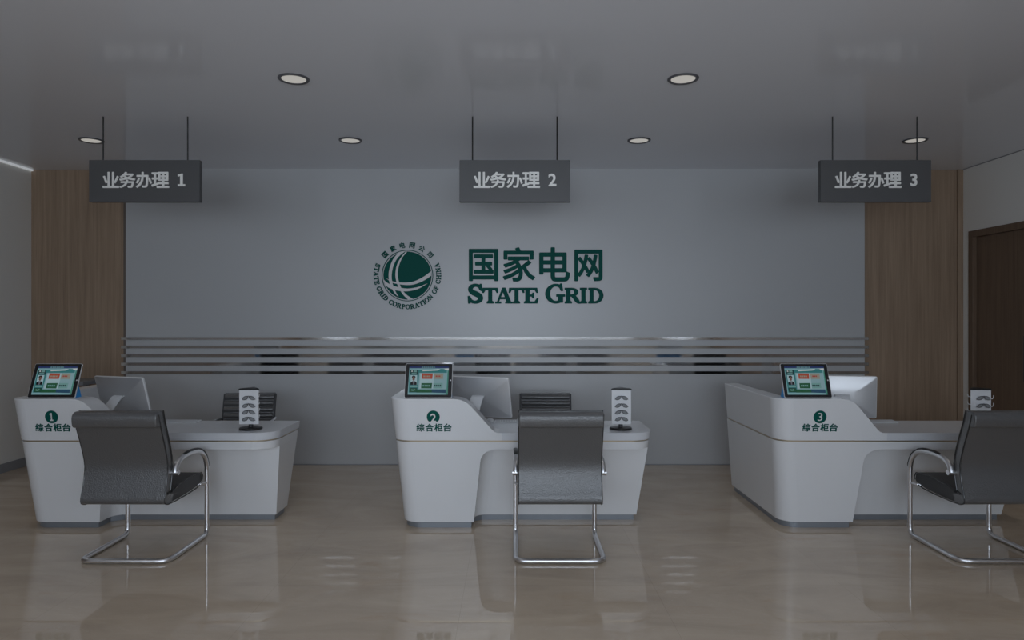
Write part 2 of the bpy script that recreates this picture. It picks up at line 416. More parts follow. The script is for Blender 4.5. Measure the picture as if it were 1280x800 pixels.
# ------------------------------------------------------------------ wall emblem and lettering
PXM = F / (PY - .012)          # px per metre on the lettering's front plane
def on_wall(px, py): return ((px - 640) / PXM, CH - (py - 398) / PXM)
def wallfn(cx, cz, ang=0, y=PY - .012, ):
    ca, sa = math.cos(ang), math.sin(ang)
    return lambda x, yy, d: (cx + x * ca - yy * sa, y + d, cz + x * sa + yy * ca)
em = thing('wall_emblem', 'round green globe emblem ringed by lettering on the feature wall', 'emblem')
cx, cz = on_wall(509.2, 344.4); em.location = (cx, PY, cz)
def child(o, par):   # parent keeping world coordinates for an un-rotated root
    o.parent = par; o.location = (-par.location.x, -par.location.y, -par.location.z); return o
PXI = 1 / (8 * PXM)            # emblem drawn on an 800 px sketch, 8 sketch px per photo px
def E(x, y): return ((x - 395) * PXI, (395 - y) * PXI)
R0 = 240 * PXI
b = MB(); n = 72
b.lathe([(R0, 0), (R0, .008)], (cx, PY - .009, cz), 72, 'y'); child(b.build('globe_disc', M['green']), em)
b = MB()
solid(b, *arc(0, 0, 254 * PXI, 254 * PXI, 0, 360, 7 * PXI, n=90), wallfn(cx, cz), .011)
child(b.build('globe_ring', M['green']), em)
def band(A, B):
    a = [p.to_2d() for p in spline([(*E(*q), 0) for q in A], 5)]; c = [p.to_2d() for p in spline([(*E(*q), 0) for q in B], 5)]
    m = len(a); return [tuple(p) for p in a + c], [(i, i + 1, m + i + 1, m + i) for i in range(m - 1)]
bands = [
 ([(312, 158), (250, 235), (215, 330), (207, 400), (215, 465), (240, 525), (270, 575), (310, 612)], [(372, 152), (300, 215), (255, 300), (238, 390), (243, 455), (262, 520), (285, 570), (310, 612)]),
 ([(376, 158), (330, 215), (290, 290), (275, 380), (285, 455), (315, 530), (355, 590), (402, 636)], [(392, 158), (345, 215), (310, 300), (298, 380), (310, 455), (340, 530), (385, 585), (450, 629)]),
 ([(632, 352), (560, 405), (470, 450), (390, 465), (300, 462), (240, 450), (180, 420)], [(632, 398), (560, 445), (470, 482), (390, 490), (300, 480), (235, 462), (180, 420)]),
 ([(158, 435), (190, 465), (250, 495), (320, 515), (400, 525), (500, 510), (600, 472)], [(175, 492), (205, 515), (260, 538), (330, 550), (400, 552), (500, 530), (600, 472)]),
]
for k, (A, B) in enumerate(bands):
    b = MB(); solid(b, *band(A, B), wallfn(cx, cz, y=PY - .0105 - .0003 * k), .003); child(b.build('globe_band', M['wall']), em)
# ring lettering: Chinese above, Latin below
rt = 306 * PXI
for ch, a in zip('国家电网公司', (137, 118.2, 99.7, 81.2, 62, 42.5)):
    a = math.radians(a); b = MB()
    v, f = glyph(ch, h=58 * PXI, bold=.028)
    solid(b, v, f, wallfn(cx + rt * math.cos(a), cz + rt * math.sin(a), a - PI / 2), .011); child(b.build('ring_character', M['green']), em)
txt = 'STATE GRID CORPORATION OF CHINA'
adv = [SERIF[c][0] + .06 if c != ' ' else .52 for c in txt]; tot = sum(adv)
A0, A1 = 158, 383; pos = 0; hh = 47 * PXI; rt = 313 * PXI
for c, w in zip(txt, adv):
    am = math.radians(A0 + (A1 - A0) * (pos + w / 2) / tot); pos += w
    if c == ' ': continue
    b = MB(); kx = math.radians(A1 - A0) * rt / tot
    for v, f in SERIF[c][1]:
        v, f = embolden(v, f, .035)
        v = [((x - SERIF[c][0] / 2) * kx, (y - .5) * hh) for x, y in v]
        solid(b, v, f, wallfn(cx + rt * math.cos(am), cz + rt * math.sin(am), am + PI / 2), .011)
    child(b.build('ring_letter', M['green']), em)

lt = thing('wall_lettering', 'four large green Chinese characters on the feature wall', 'lettering')
x0, z0 = on_wall(670, 351); lt.location = (x0, PY, z0)
for ch, (px0, px1, py0, py1) in zip('国家电网', [(586, 622.9, 311, 351.5), (628.4, 669, 309, 352), (674, 712.6, 309, 352), (718, 753.3, 312, 351.5)]):
    u, w = on_wall((px0 + px1) / 2, (py0 + py1) / 2); b = MB()
    v, f = glyph(ch, w=(px1 - px0) / PXM, h=(py1 - py0) / PXM, bold=.022)
    solid(b, v, f, wallfn(u, w), .012); child(b.build('character', M['green']), lt)
lt = thing('wall_lettering', 'green serif capitals reading STATE GRID under the Chinese characters', 'lettering')
x0, z0 = on_wall(670, 379); lt.location = (x0, PY, z0)
for c, a, d, top in [('S', 65, 195, 372), ('T', 190, 319, 405), ('A', 298, 441, 404), ('T', 412, 540, 405), ('E', 535, 656, 405), ('G', 722, 886, 372), ('R', 878, 1024, 405), ('I', 1008, 1072, 405), ('D', 1078, 1209, 405)]:
    b = MB(); sx = (d - a) / 6.737 / SERIF[c][0] / PXM; sy = (532 - top) / 6.737 / PXM
    u, w = on_wall(575 + a / 6.737, 300 + 532 / 6.737)
    for v, f in SERIF[c][1]:
        v, f = embolden(v, f, .026)
        solid(b, [(x * sx, y * sy) for x, y in v], f, wallfn(u, w), .012)
    child(b.build('letter', M['green']), lt)

# ------------------------------------------------------------------ hanging signs
SY = 5.905; PS = F / SY
for num, pc, where in (('1', 180.3, 'above the left desk'), ('2', 643.5, 'above the middle desk'), ('3', 1095, 'above the right desk')):
    x = (pc - 640) / PS; zt = CH + 198 / PS; zb = CH + 145.7 / PS
    r = thing('hanging_sign', 'dark grey hanging sign with white Chinese text and the number %s, %s' % (num, where), 'sign', (x, SY, zt), 0, 'numbered signs hung from the ceiling')
    b = MB(); b.box(-.475, .475, 0, .05, zb - zt, 0); b.build('sign_panel', M['signgrey'], r, bevel=.003)
    for s in (-.364, .364):
        b = MB(); b.tube([(s, .02, 0), (s, .02, H - zt)], .006, 8); b.build('hanger_rod', M['black'], r)
    cy = -(zt - (CH + (398 - 225) / PS))
    for k, ch in enumerate('业务办理'):
        v, f = glyph(ch, h=.138, bold=.022); b = MB(); ox = -.284 + .1415 * k
        solid(b, v, f, lambda X, Y, d, ox=ox: (ox + X, -.006 + d, cy + Y), .007); b.build('character', M['signwhite'], r)
    v, f = glyph(num, h=.108, bold=.022); b = MB(); solid(b, v, f, lambda X, Y, d: (.322 + X, -.006 + d, cy + Y), .007); b.build('number', M['signwhite'], r)

# ------------------------------------------------------------------ ceiling lamps
lamps = [(-1.58, 4.98, 'large in view, left of the middle, nearest the front'), (1.239, 4.98, 'large in view, right of the middle, nearest the front'),
         (-1.573, 6.70, 'in the back row between the left and middle signs'), (1.238, 6.70, 'in the back row between the middle and right signs'),
         (-4.097, 6.70, 'behind the hanger of the sign numbered 1'), (3.925, 6.70, 'behind the hanger of the sign numbered 3')]
for i, (x, y, w) in enumerate(lamps):
    r = thing('downlight', 'round recessed ceiling lamp ' + w, 'ceiling lamp', (x, y, H), 0, 'round recessed ceiling lamps')
    b = MB(); b.lathe([(.112, 0), (.112, -.006), (.106, -.012), (.092, -.010), (.086, -.004), (.086, 0)]); b.build('lamp_trim', M['lampring'], r)
    b = MB(); b.lathe([(.087, -.0035), (.087, -.0055), (.05, -.0065)]); b.build('lamp_diffuser', M['lamp'], r)
for x in (-4.1, -1.58, 1.24, 3.93):
    for y in (6.70, 4.98, 3.0, .4):  # last row has no fixtures, added to brighten the rear wall
        L = bpy.data.lights.new('lamp_light', 'SPOT'); L.energy = 6 if y == 4.98 else (15 if abs(x) > 2 else 10); L.spot_size = 1.45; L.spot_blend = 1; L.color = (1, .93, .84); L.shadow_soft_size = .08
        o = bpy.data.objects.new('lamp_light', L); COL.objects.link(o); o.location = (x, y, H - .03)

# ================================================================== DESKS
def yF(z): return 5.58 - .13 * z / 1.06
def xl(z): return -.885 - .095 * z / 1.06
def xr(z): return 1.04 + .095 * z / .787
def xp(z): return -.316 + .061 * z / .54
RL, RR = .14, .17
def cornerL(z, inset=0, n=10):       # from the left side to the front
    x, y = xl(z) + inset, yF(z) + inset; r = RL
    return [(x + r - r * math.cos(a), y + r - r * math.sin(a), z) for a in [PI / 2 * k / n for k in range(n + 1)]]
def cornerR(z, inset=0, n=10):
    x, y = xr(z) - inset, yF(z) + inset; r = RR
    return [(x - r + r * math.sin(a), y + r - r * math.cos(a), z) for a in [PI / 2 * k / n for k in range(n + 1)]]
def wing(z, depth, inset=0, yb=None):
    yb = yb if yb is not None else 6.83 - .06 * z
    x = xl(z) + inset
    return [(x, yb, z)] + cornerL(z, inset) + [(xl(z) + RL + inset, yF(z) + depth, z), (xl(z) + .13, yF(z) + depth, z), (xl(z) + .13, yb, z)]

def make_desk():
    r = thing('reception_desk', '', 'desk')
    # --- lower body
    z0, z1 = .05, .714
    b = MB(); b.loft([wing(z0, .25), wing(z1, .25)])
    zu = .652
    hole = [Vector((xp(z0), z0)), Vector((xp(.55), .55))] + [Vector((xp(.55) + .012 + (.115) * (1 - math.cos(a)) - .012 * math.cos(a) , .55 + (zu - .55) * math.sin(a))) for a in [PI / 2 * k / 8 for k in range(1, 9)]]
    outline = [(xl(z0) + RL, z0)] + [tuple(p) for p in hole] + [(xr(zu) - RR, zu), (xr(z1) - RR, z1), (xl(z1) + RL, z1)]
    b.loft([[(x, yF(z), z) for x, z in outline], [(x, 5.86, z) for x, z in outline]])
    def ra(z): return cornerR(z) + [(xr(z), 6.12, z), (xr(z) - .05, 6.12, z), (xr(z) - .05, 5.86, z), (xr(z) - RR, 5.86, z)]
    b.loft([ra(zu), ra(z1)])
    def yp(z): return 5.80 - .14 * z / zu
    pan = [(-.30, z0), (xr(z0), z0), (xr(zu), zu), (-.30, zu)]
    b.loft([[(x, yp(z), z) for x, z in pan], [(x - (.0 if x < 0 else .0), yp(z) + .04, z) for x, z in pan]])
    b.loft([[(xr(z) - .05, yp(z) + .04, z), (xr(z), yp(z) + .04, z), (xr(z), 6.07 + .05 * z / zu, z), (xr(z) - .05, 6.07 + .05 * z / zu, z)] for z in (z0, zu)])
    # concave fillet between the pedestal and the recessed front
    for k in range(1):
        def fl(z):
            c = []
            for j in range(7):
                a = PI / 2 * j / 6; rr = .09
                c.append((xp(z) + rr - rr * math.cos(a) if False else xp(z) + rr * (1 - math.cos(a)), yp(z) - rr * (1 - math.sin(a)), z))
            return [(xp(z) - .01, yp(z) - .09, z)] + c + [(xp(z) - .01, yp(z), z)]
        b.loft([fl(z0), fl(.60)])
    b.build('desk_body', M['desk'], r, smooth=30)
    # --- champagne seam
    b = MB()
    def full(z, ins, yb=6.10): return [(xl(z) + ins, 6.76, z)] + cornerL(z, ins) + cornerR(z, ins) + [(xr(z) - ins, yb, z), (xl(z) + .12, yb, z), (xl(z) + .12, 6.76, z)]
    b.loft([full(.7135, .006), full(.7265, .006)]); b.build('seam_trim', M['gold'], r)
    # --- cap: worktop slab, raised front screen, left wing
    za, zw, zt = .726, .787, 1.062
    b = MB()
    def top(z): return [(xl(z) + .012, 6.14, z)] + [(p[0], p[1], p[2]) for p in cornerL(z, .012)] + [(-.3, yF(z) - .004, z)] + [(p[0] + .002, p[1] - .004, p[2]) for p in cornerR(z)] + [(xr(z) + .002, 6.14, z)]
    b.loft([top(za), top(zw)])
    b.build('worktop', M['desktop'], r, smooth=30)
    b = MB()
    def up(z): return [(p[0], p[1] - (.005 if i < 13 else 0), p[2]) for i, p in enumerate(wing(z, .2, yb=6.79 - .02 * z))]
    b.loft([up(zw - .06), up(zt - .006), [(p[0] + (.004 if i < 12 else 0), p[1] + (.003 if 0 < i < 12 else 0), p[2]) for i, p in enumerate(up(zt))]])
    b.build('side_wing', M['desk'], r, smooth=30)
    b = MB()
    prof = [(-.47, zt), (-.441, 1.060), (-.405, 1.054), (-.374, 1.041), (-.345, 1.021), (-.317, .993), (-.166, .822), (-.150, .806), (-.138, .796), (-.120, .789), (-.10, .7865)]
    ol = [(xl(zw - .06) + RL, zw - .06), (-.08, zw - .06), (-.08, .7865)] + prof[::-1] + [(xl(zt) + RL, zt)]
    b.loft([[(x, yF(z) - .005, z) for x, z in ol], [(x, yF(z) + .2, z) for x, z in ol]])
    b.build('raised_screen', M['desk'], r, smooth=30)
    # --- plinth
    b = MB(); ins = .014
    def pl(z): return [(xl(0) + ins, 6.80, z)] + [(p[0], p[1], z) for p in cornerL(0, ins)] + [(xp(0) - ins, yF(0) + ins, z), (xp(0) - ins, 5.80 - .04, z), (xp(0) + .06, 5.80 + ins, z), (xr(0) - ins, 5.80 + ins, z), (xr(0) - ins, 6.05, z), (xr(0) - .06, 6.05, z), (xr(0) - .06, 5.86, z), (xl(0) + .13, 5.86, z), (xl(0) + .13, 6.80, z)]
    b.loft([pl(0), pl(.05)]); b.build('plinth', M['plinth'], r, smooth=30)
    # --- lettering
    def ff(cx, cz, e=.0075): return lambda x, y, d: (cx + x, yF(cz + y) - e + d, cz + y)
    for k, ch in enumerate('综合柜台'):
        v, f = glyph(ch, w=.0655, h=.064, bold=.03); b = MB(); solid(b, v, f, ff(-.728 + .0718 * k, .832), .003); b.build('character', M['green'], r)
    return r, ff

desk_root, ff = make_desk()
desk_offsets = [(-3.03, '1'), (0, '2'), (3.07, '3')]
dl = {'1': 'white reception desk marked 1, at the left, beside the left wall', '2': 'white reception desk marked 2, under the middle hanging sign', '3': 'white reception desk marked 3, at the right, its long left side showing'}
for off, num in desk_offsets:
    r = desk_root if num == '1' else copy_tree(desk_root)
    r.location = (off, 0, 0); r['label'] = dl[num]; r['group'] = 'numbered white reception desks'
for o in list(C.objects):
    if o.name.startswith('reception_desk'):
        num = {-3: '1', 0: '2', 3: '3'}[round(o.location.x)]
        c0 = (-.625, .918); rr = .0515
        pts = [(rr * math.cos(2 * PI * k / 40), rr * math.sin(2 * PI * k / 40)) for k in range(40)]
        if num == '2': pts = [(x, max(y, -.038)) for x, y in pts]
        b = MB(); solid(b, pts, [tuple(range(40))], ff(*c0), .003); b.build('number_disc', M['green'], o)
        v, f = glyph(num, w={'1': .026, '2': .044, '3': .036}[num], h=.064 if num != '2' else .070, bold={'1': .005, '2': .02, '3': -.004}[num]); b = MB()
        solid(b, v, f, ff(c0[0], c0[1] - (0.008 if num == '2' else 0), .009), .003); b.build('number', M['whiteletter'], o)

# ================================================================== VISITOR CHAIRS (cantilever, seen from behind)
def make_visitor_chair():
    r = thing('visitor_chair', '', 'chair', (0, 5.0, 0))
    Y0 = 5.0; W = .2875
    def P(x, y, z): return (x, y - Y0, z)
    outer = [(4.672, 1.045), (4.70, .955), (4.742, .85), (4.778, .75), (4.796, .67), (4.788, .59), (4.768, .51), (4.750, .452), (4.756, .418), (4.80, .402)]
    out = [Vector((0, a, c)) for a, c in outer]; out = spline(out, 4)
    inn = []
    for i, p in enumerate(out):
        a, c = out[max(i - 1, 0)], out[min(i + 1, len(out) - 1)]; t = (c - a).normalized(); nrm = Vector((0, -t.z, t.y))
        if nrm.y < 0: nrm = -nrm
        th = .070
        inn.append(p + nrm * th)
    inn = [p for p in inn if p.z > .47]
    loop = out + [Vector((0, 4.86, .40))] + [Vector((0, 4.88, .46))] + inn[::-1]
    b = MB(); b.loft([[P(-W, p.y, p.z) for p in loop], [P(W, p.y, p.z) for p in loop]])
    b.build('backrest', M['leather'], r, smooth=40, bevel=.014)
    # head roll
    b = MB(); roll = [(4.668, .957), (4.654, .965), (4.645, 1.0), (4.646, 1.035), (4.662, 1.058), (4.69, 1.066), (4.72, 1.058), (4.735, 1.03), (4.738, 1.0), (4.74, .957)]
    roll = [(v.y, v.z) for v in spline([(0, a, c) for a, c in roll], 3)]
    b.loft([[P(-W - .002, a, c) for a, c in roll], [P(W + .002, a, c) for a, c in roll]]); b.build('head_roll', M['leather'], r, smooth=40, bevel=.012)
    # seat
    seat = spline([(0, a, c) for a, c in [(4.83, .47), (4.95, .505), (5.10, .518), (5.24, .519), (5.325, .508), (5.348, .472), (5.338, .432), (5.24, .412), (5.10, .402), (4.95, .398), (4.82, .400)]], 3)
    b = MB(); b.loft([[P(-W + .004, p.y, p.z) for p in seat], [P(W - .004, p.y, p.z) for p in seat]]); b.build('seat', M['leather_in'], r, smooth=40, bevel=.014)
    # side piping: two welts each side
    for s in (-1, 1):
        b = MB(); x = s * (W + .001)
        b.tube([P(x, p.y + .004, p.z) for p in out[::2]] + [P(x, 4.90, .398), P(x, 5.10, .400), P(x, 5.24, .409), P(x, 5.335, .43)], .005, 8)
        b.tube([P(x, p.y, p.z) for p in inn[::2]], .0055, 8)
        b.tube([P(x, 4.86, .478), P(x, 4.95, .503), P(x, 5.10, .518), P(x, 5.24, .518), P(x, 5.322, .508), P(x, 5.344, .478), P(x, 5.340, .45)], .0045, 8)
        b.build('piping', M['welt'], r)
    # chrome frame, one continuous tube
    X = .308
    arm = [(4.868, .612), (4.876, .648), (4.940, .690), (5.075, .706), (5.225, .692), (5.318, .640), (5.362, .565), (5.372, .48)]
    half = spline([(X, y, z) for y, z in arm], 6) + fillet_path([(X, 5.372, .47), (X, 5.372, .0180), (X, 4.765, .0180), (.0, 4.765, .0180)], [.062, .085])
    path = [P(*p) for p in half] + [P(-p[0], p[1], p[2]) for p in half[::-1][1:]]
    b = MB(); b.tube(path, .0178, 14); b.build('frame', M['chrome'], r, smooth=60)
    for s in (-1, 1):
        b = MB(); b.tube([P(s * .283, 4.868, .610), P(s * .333, 4.868, .610)], .019, 14)
        b.tube([P(s * X, y, z) for y, z in ((4.866, .610), (4.873, .645), (4.90, .672), (4.945, .692))], lambda t: .0225 - .004 * t, 12)
        b.build('arm_joint', M['chrome'], r)
        pad = spline([(s * X, y, z) for y, z in ((4.96, .707), (5.075, .722), (5.235, .708), (5.331, .652), (5.378, .572), (5.386, .535))], 5)
        b = MB(); b.tube([P(*p) for p in pad], lambda t: .0165 * (1 - (2 * t - 1) ** 6 * .5), 12, flat=.5); b.build('arm_pad', M['black'], r)
        b = MB(); b.tube([P(s * X, 5.372, .066), P(s * X, 5.372, .098)], .0195, 14); b.build('leg_collar', M['chrome'], r)
        b = MB(); b.box(s * .05 - .012, s * .05 + .012, -.0, 0.001, .4, .401) if False else b.tube([P(s * .20, 5.24, .415), P(s * .29, 5.30, .42), P(s * X, 5.368, .42)], .011, 10); b.build('seat_bracket', M['chrome'], r)
    return r
vc = make_visitor_chair()
for i, (x, lab) in enumerate([(-2.69, 'black leather visitor chair on chrome runners in front of the desk marked 1'), (.335, 'black leather visitor chair on chrome runners, back turned, before the desk marked 2'), (3.415, 'black leather visitor chair cut off by the right edge, before the desk marked 3')]):
    c = vc if i == 0 else copy_tree(vc)
    c.location.x = x; c['label'] = lab; c['group'] = 'leather visitor chairs with chrome runners'

# ================================================================== STAFF CHAIRS (ribbed, behind the desks)
def make_staff_chair():
    r = thing('staff_chair', '', 'chair', (0, 0, 0))
    W = .245
    # ribbed back facing the camera (-y is the front of the chair)
    bk = thing('tmp', '', ''); bpy.data.objects.remove(bk)
    b = MB(); y = lambda z: -.02 + .10 * ((z - .5) / .45) ** 2 * .8
    b.loft([[(-W, y(z) + .014, z), (W, y(z) + .014, z), (W, y(z) + .034, z), (-W, y(z) + .034, z)] for z in [.46 + .49 * k / 8 for k in range(9)]])
    back = b.build('backrest', M['leather'], r, smooth=40)
    for k in range(8):
        z = .49 + .0595 * k; b = MB(); rg = []
        for x in (-W + .006, -W + .014, W - .014, W - .006):
            q = .9 if abs(x) > W - .01 else 1
            rg.append([(x, y(z) + .012 - .026 * q * math.sin(PI * t / 8) ** .6 * (1 if 0 < t < 8 else 0), z - .027 + .054 * t / 8) for t in range(9)] + [(x, y(z) + .02, z + .027), (x, y(z) + .02, z - .027)])
        b.loft(rg); b.build('rib', M['leather'], back, smooth=50)
    for s in (-1, 1):
        b = MB(); b.tube([(s * (W + .006), y(z) + .02, z) for z in [.44 + .50 * k / 10 for k in range(11)]], .010, 10); b.build('side_rail', M['darkgrey'], r)
        b = MB(); b.tube(fillet_path([(s * (W + .012), .03, .70), (s * (W + .03), -.10, .70), (s * (W + .03), -.34, .69), (s * (W + .02), -.34, .47)], .05), .012, 10); b.build('armrest', M['chrome'], r)
    b = MB(); sp = spline([(0, .0, .44), (0, -.2, .455), (0, -.42, .465), (0, -.48, .45), (0, -.47, .41), (0, -.2, .40), (0, .0, .40)], 3)
    b.loft([[(-W, p.y, p.z) for p in sp], [(W, p.y, p.z) for p in sp]]); b.build('seat', M['leather_in'], r, smooth=40, bevel=.01)
    b = MB(); b.lathe([(.03, .10), (.03, .30), (.02, .30), (.02, .405)], (0, -.23, 0)); b.build('gas_lift', M['chrome'], r)
    for k in range(5):
        a = 2 * PI * k / 5 + .3; ca, sa = math.cos(a), math.sin(a)
        b = MB(); b.tube([(0, -.23, .12), (.15 * ca, -.23 + .15 * sa, .105), (.29 * ca, -.23 + .29 * sa, .075)], lambda t: .022 - .008 * t, 10)
        leg = b.build('base_leg', M['chrome'], r)
        b = MB(); b.tube([(.29 * ca - .022 * sa, -.23 + .29 * sa + .022 * ca, .03), (.29 * ca + .022 * sa, -.23 + .29 * sa - .022 * ca, .03)], .03, 16); b.tube([(.29 * ca, -.23 + .29 * sa, .05), (.29 * ca, -.23 + .29 * sa, .08)], .008, 8)
        b.build('caster', M['black'], leg)
    return r
sc = make_staff_chair()
sc.location = (-2.635, 6.87, 0); sc.rotation_euler.z = math.radians(4); sc['label'] = 'ribbed black staff chair behind the desk marked 1'; sc['group'] = 'ribbed staff chairs behind the desks'
c = copy_tree(sc); c.location = (.335, 6.87, 0); c.rotation_euler.z = math.radians(-2); c['label'] = 'ribbed black staff chair behind the desk marked 2'

# ================================================================== TABLETS
sm = dict(panelbg=screen_mat('screen grey cyan', (.19, .34, .38), .9), bg=screen_mat('screen pale cyan', (.17, .36, .40), .9), navy=screen_mat('screen navy', (.01, .03, .14), .8), teal=screen_mat('screen teal', (.015, .17, .18), .9),
          dk=screen_mat('screen dark green', (.006, .045, .05), .8), pale=screen_mat('screen pale', (.30, .45, .50), .9), orange=screen_mat('screen orange', (.36, .05, .018), .9),
          beige=screen_mat('screen beige', (.26, .24, .19), .9), green=screen_mat('screen green', (.008, .085, .035), .9), mint=screen_mat('screen mint', (.13, .30, .29), .9),
          red=screen_mat('screen red lettering', (.32, .03, .02), .9), white=screen_mat('screen white', (.50, .55, .56), .9), skin=screen_mat('screen skin tone', (.16, .08, .06), .9),
          blk=screen_mat('screen black', (.003, .005, .008), .5), grey=screen_mat('screen grey', (.12, .13, .16), .9), edge=screen_mat('screen edge blue green', (.03, .20, .14), .9), blue=screen_mat('screen deep blue', (.01, .06, .12), .9))
smk = list(sm)
def make_tablet():
    r = thing('tablet', '', 'tablet', (0, 5.505, 1.062))
    W, Hh = .382, .286; tilt = math.asin(.10 / .286)
    st, ct = math.sin(tilt), math.cos(tilt)
    def T(u, v, d): # u across, v up the screen, d out of the front
        return (u, v * st - d * ct, v * ct + d * st + .002)
    def plate(b, u0, v0, u1, v1, d0, d1, rad=0):
        if rad:
            pts = []
            for cx, cy, a0 in ((u1 - rad, v1 - rad, 0), (u0 + rad, v1 - rad, 90), (u0 + rad, v0 + rad, 180), (u1 - rad, v0 + rad, 270)):
                for k in range(5): a = math.radians(a0 + 90 * k / 4); pts.append((cx + rad * math.cos(a), cy + rad * math.sin(a)))
        else: pts = [(u0, v0), (u1, v0), (u1, v1), (u0, v1)]
        b.loft([[T(x, y, d0) for x, y in pts], [T(x, y, d1) for x, y in pts]])
    b = MB(); plate(b, -W / 2, 0, W / 2, Hh, -.010, -.001, .012); b.build('tablet_case', M['aluedge'], r)
    b = MB(); plate(b, -W / 2 + .003, .003, W / 2 - .003, Hh - .003, -.002, .001, .010); b.build('tablet_bezel', M['black'], r)
    # screen: flat shapes on a 1056 x 800 sketch (px/16 per photo px) mapped to the panel
    def S(x, y):
        v = (745 - y) / (745 - 55) * Hh
        l = 60 + (92 - 60) * (745 - y) / 690; rgt = 990 + (1003 - 990) * (745 - y) / 690
        return ((x - l) / (rgt - l) - .5) * W, v
    b = MB(); lvl = [0]
    def q(key, pts):
        b.cur = smk.index(key); lvl[0] += 1; d = .0013 + .00003 * lvl[0]
        b.add([T(*S(x, y), d) for x, y in pts], [tuple(range(len(pts)))])
    def rq(key, x0, y0, x1, y1): q(key, [(x0, y0), (x1, y0), (x1, y1), (x0, y1)])
    q('bg', [(162, 118), (928, 118), (910, 682), (130, 682)])
    q('navy', [(162, 115), (928, 115), (927, 152), (160, 152)])
    for k in range(7): rq('mint', 402 + k * 38, 121, 428 + k * 38, 142)
    q('teal', [(165, 180), (890, 180), (888, 245), (163, 245)])
    q('white', [(415, 190), (560, 185), (925, 150), (925, 190), (870, 188), (560, 205), (415, 212)])
    q('teal', [(680, 235), (730, 180), (770, 165), (835, 165), (875, 190), (892, 235)])
    q('teal', [(165, 240), (350, 240), (330, 640), (150, 640)])
    q('panelbg', [(352, 245), (885, 245), (870, 575), (330, 575)])
    q('pale', [(372, 255), (640, 255), (630, 560), (355, 560)])
    rq('dk', 182, 180, 334, 284); rq('white', 200, 200, 226, 225); rq('mint', 243, 196, 305, 232); rq('mint', 205, 244, 300, 258)
    rq('pale', 184, 290, 312, 490)
    # portrait: hair, face, suit
    q('skin', [(222, 330), (240, 312), (262, 318), (272, 345), (268, 380), (255, 405), (236, 405), (220, 380)])
    q('blk', [(208, 345), (215, 312), (245, 298), (275, 312), (284, 345), (272, 350), (262, 325), (235, 322), (222, 345)])
    q('blk', [(182, 488), (185, 440), (222, 415), (272, 415), (303, 440), (305, 488)])
    q('grey', [(226, 412), (268, 412), (252, 488), (236, 488)])
    rq('mint', 176, 505, 318, 535); rq('dk', 165, 548, 312, 635); rq('green', 180, 560, 300, 625); rq('mint', 200, 572, 225, 580); rq('mint', 240, 570, 275, 580); rq('mint', 205, 592, 262, 605)
    q('orange', [(408, 255), (618, 258), (606, 368), (402, 366)])
    for k in range(4): rq('beige', 434 + k * 36, 300, 462 + k * 36, 332)
    q('beige', [(640, 258), (822, 258), (816, 368), (636, 368)])
    for k in range(3): rq('red', 674 + k * 32, 300, 700 + k * 32, 328)
    q('green', [(396, 452), (606, 450), (596, 558), (390, 556)])
    for k in range(4): rq('mint', 420 + k * 37, 488, 448 + k * 37, 520)
    q('mint', [(630, 450), (812, 450), (806, 556), (626, 556)])
    for k in range(4): rq('dk', 640 + k * 37, 486, 668 + k * 37, 520)
    q('green', [(312, 578), (600, 578), (600, 642), (300, 642)]); q('blue', [(600, 578), (880, 578), (876, 652), (600, 642)])
    q('edge', [(905, 200), (924, 200), (908, 682), (880, 682), (885, 650)])
    b.build('screen', [sm[k] for k in smk], r, smooth=0)
    b = MB(); u, v = S(962, 395); rg = [[T(u + .0055 * math.cos(a), v + .0055 * math.sin(a), d) for a in [2 * PI * k / 12 for k in range(12)]] for d in (.0005, .002)]; b.loft(rg); b.build('home_button', M['white'], r)
    # blue wedge stand behind
    b = MB(); tri = [(-.0, .0), (.085, .0), (.052, .085), (.034, .085)]
    b.loft([[(-.14, y + .012, z + .001) for y, z in tri], [(W / 2 - .002 if False else .186, y + .012, z + .001) for y, z in tri]])
    b.loft([[(-.186, y + .012, z + .001) for y, z in tri], [(-.14, y + .012, z + .001) for y, z in tri]])
    b.build('stand', M['blue'], r, bevel=.002)
    return r
tb = make_tablet()
for i, (x, lab) in enumerate([(-3.69, 'black framed tablet with a lit screen on the desk marked 1'), (-.673, 'black framed tablet with a lit screen on the desk marked 2'), (2.373, 'black framed tablet with a lit screen on the desk marked 3')]):
    c = tb if i == 0 else copy_tree(tb)
    c.location.x = x; c['label'] = lab; c['group'] = 'tablets on blue stands'

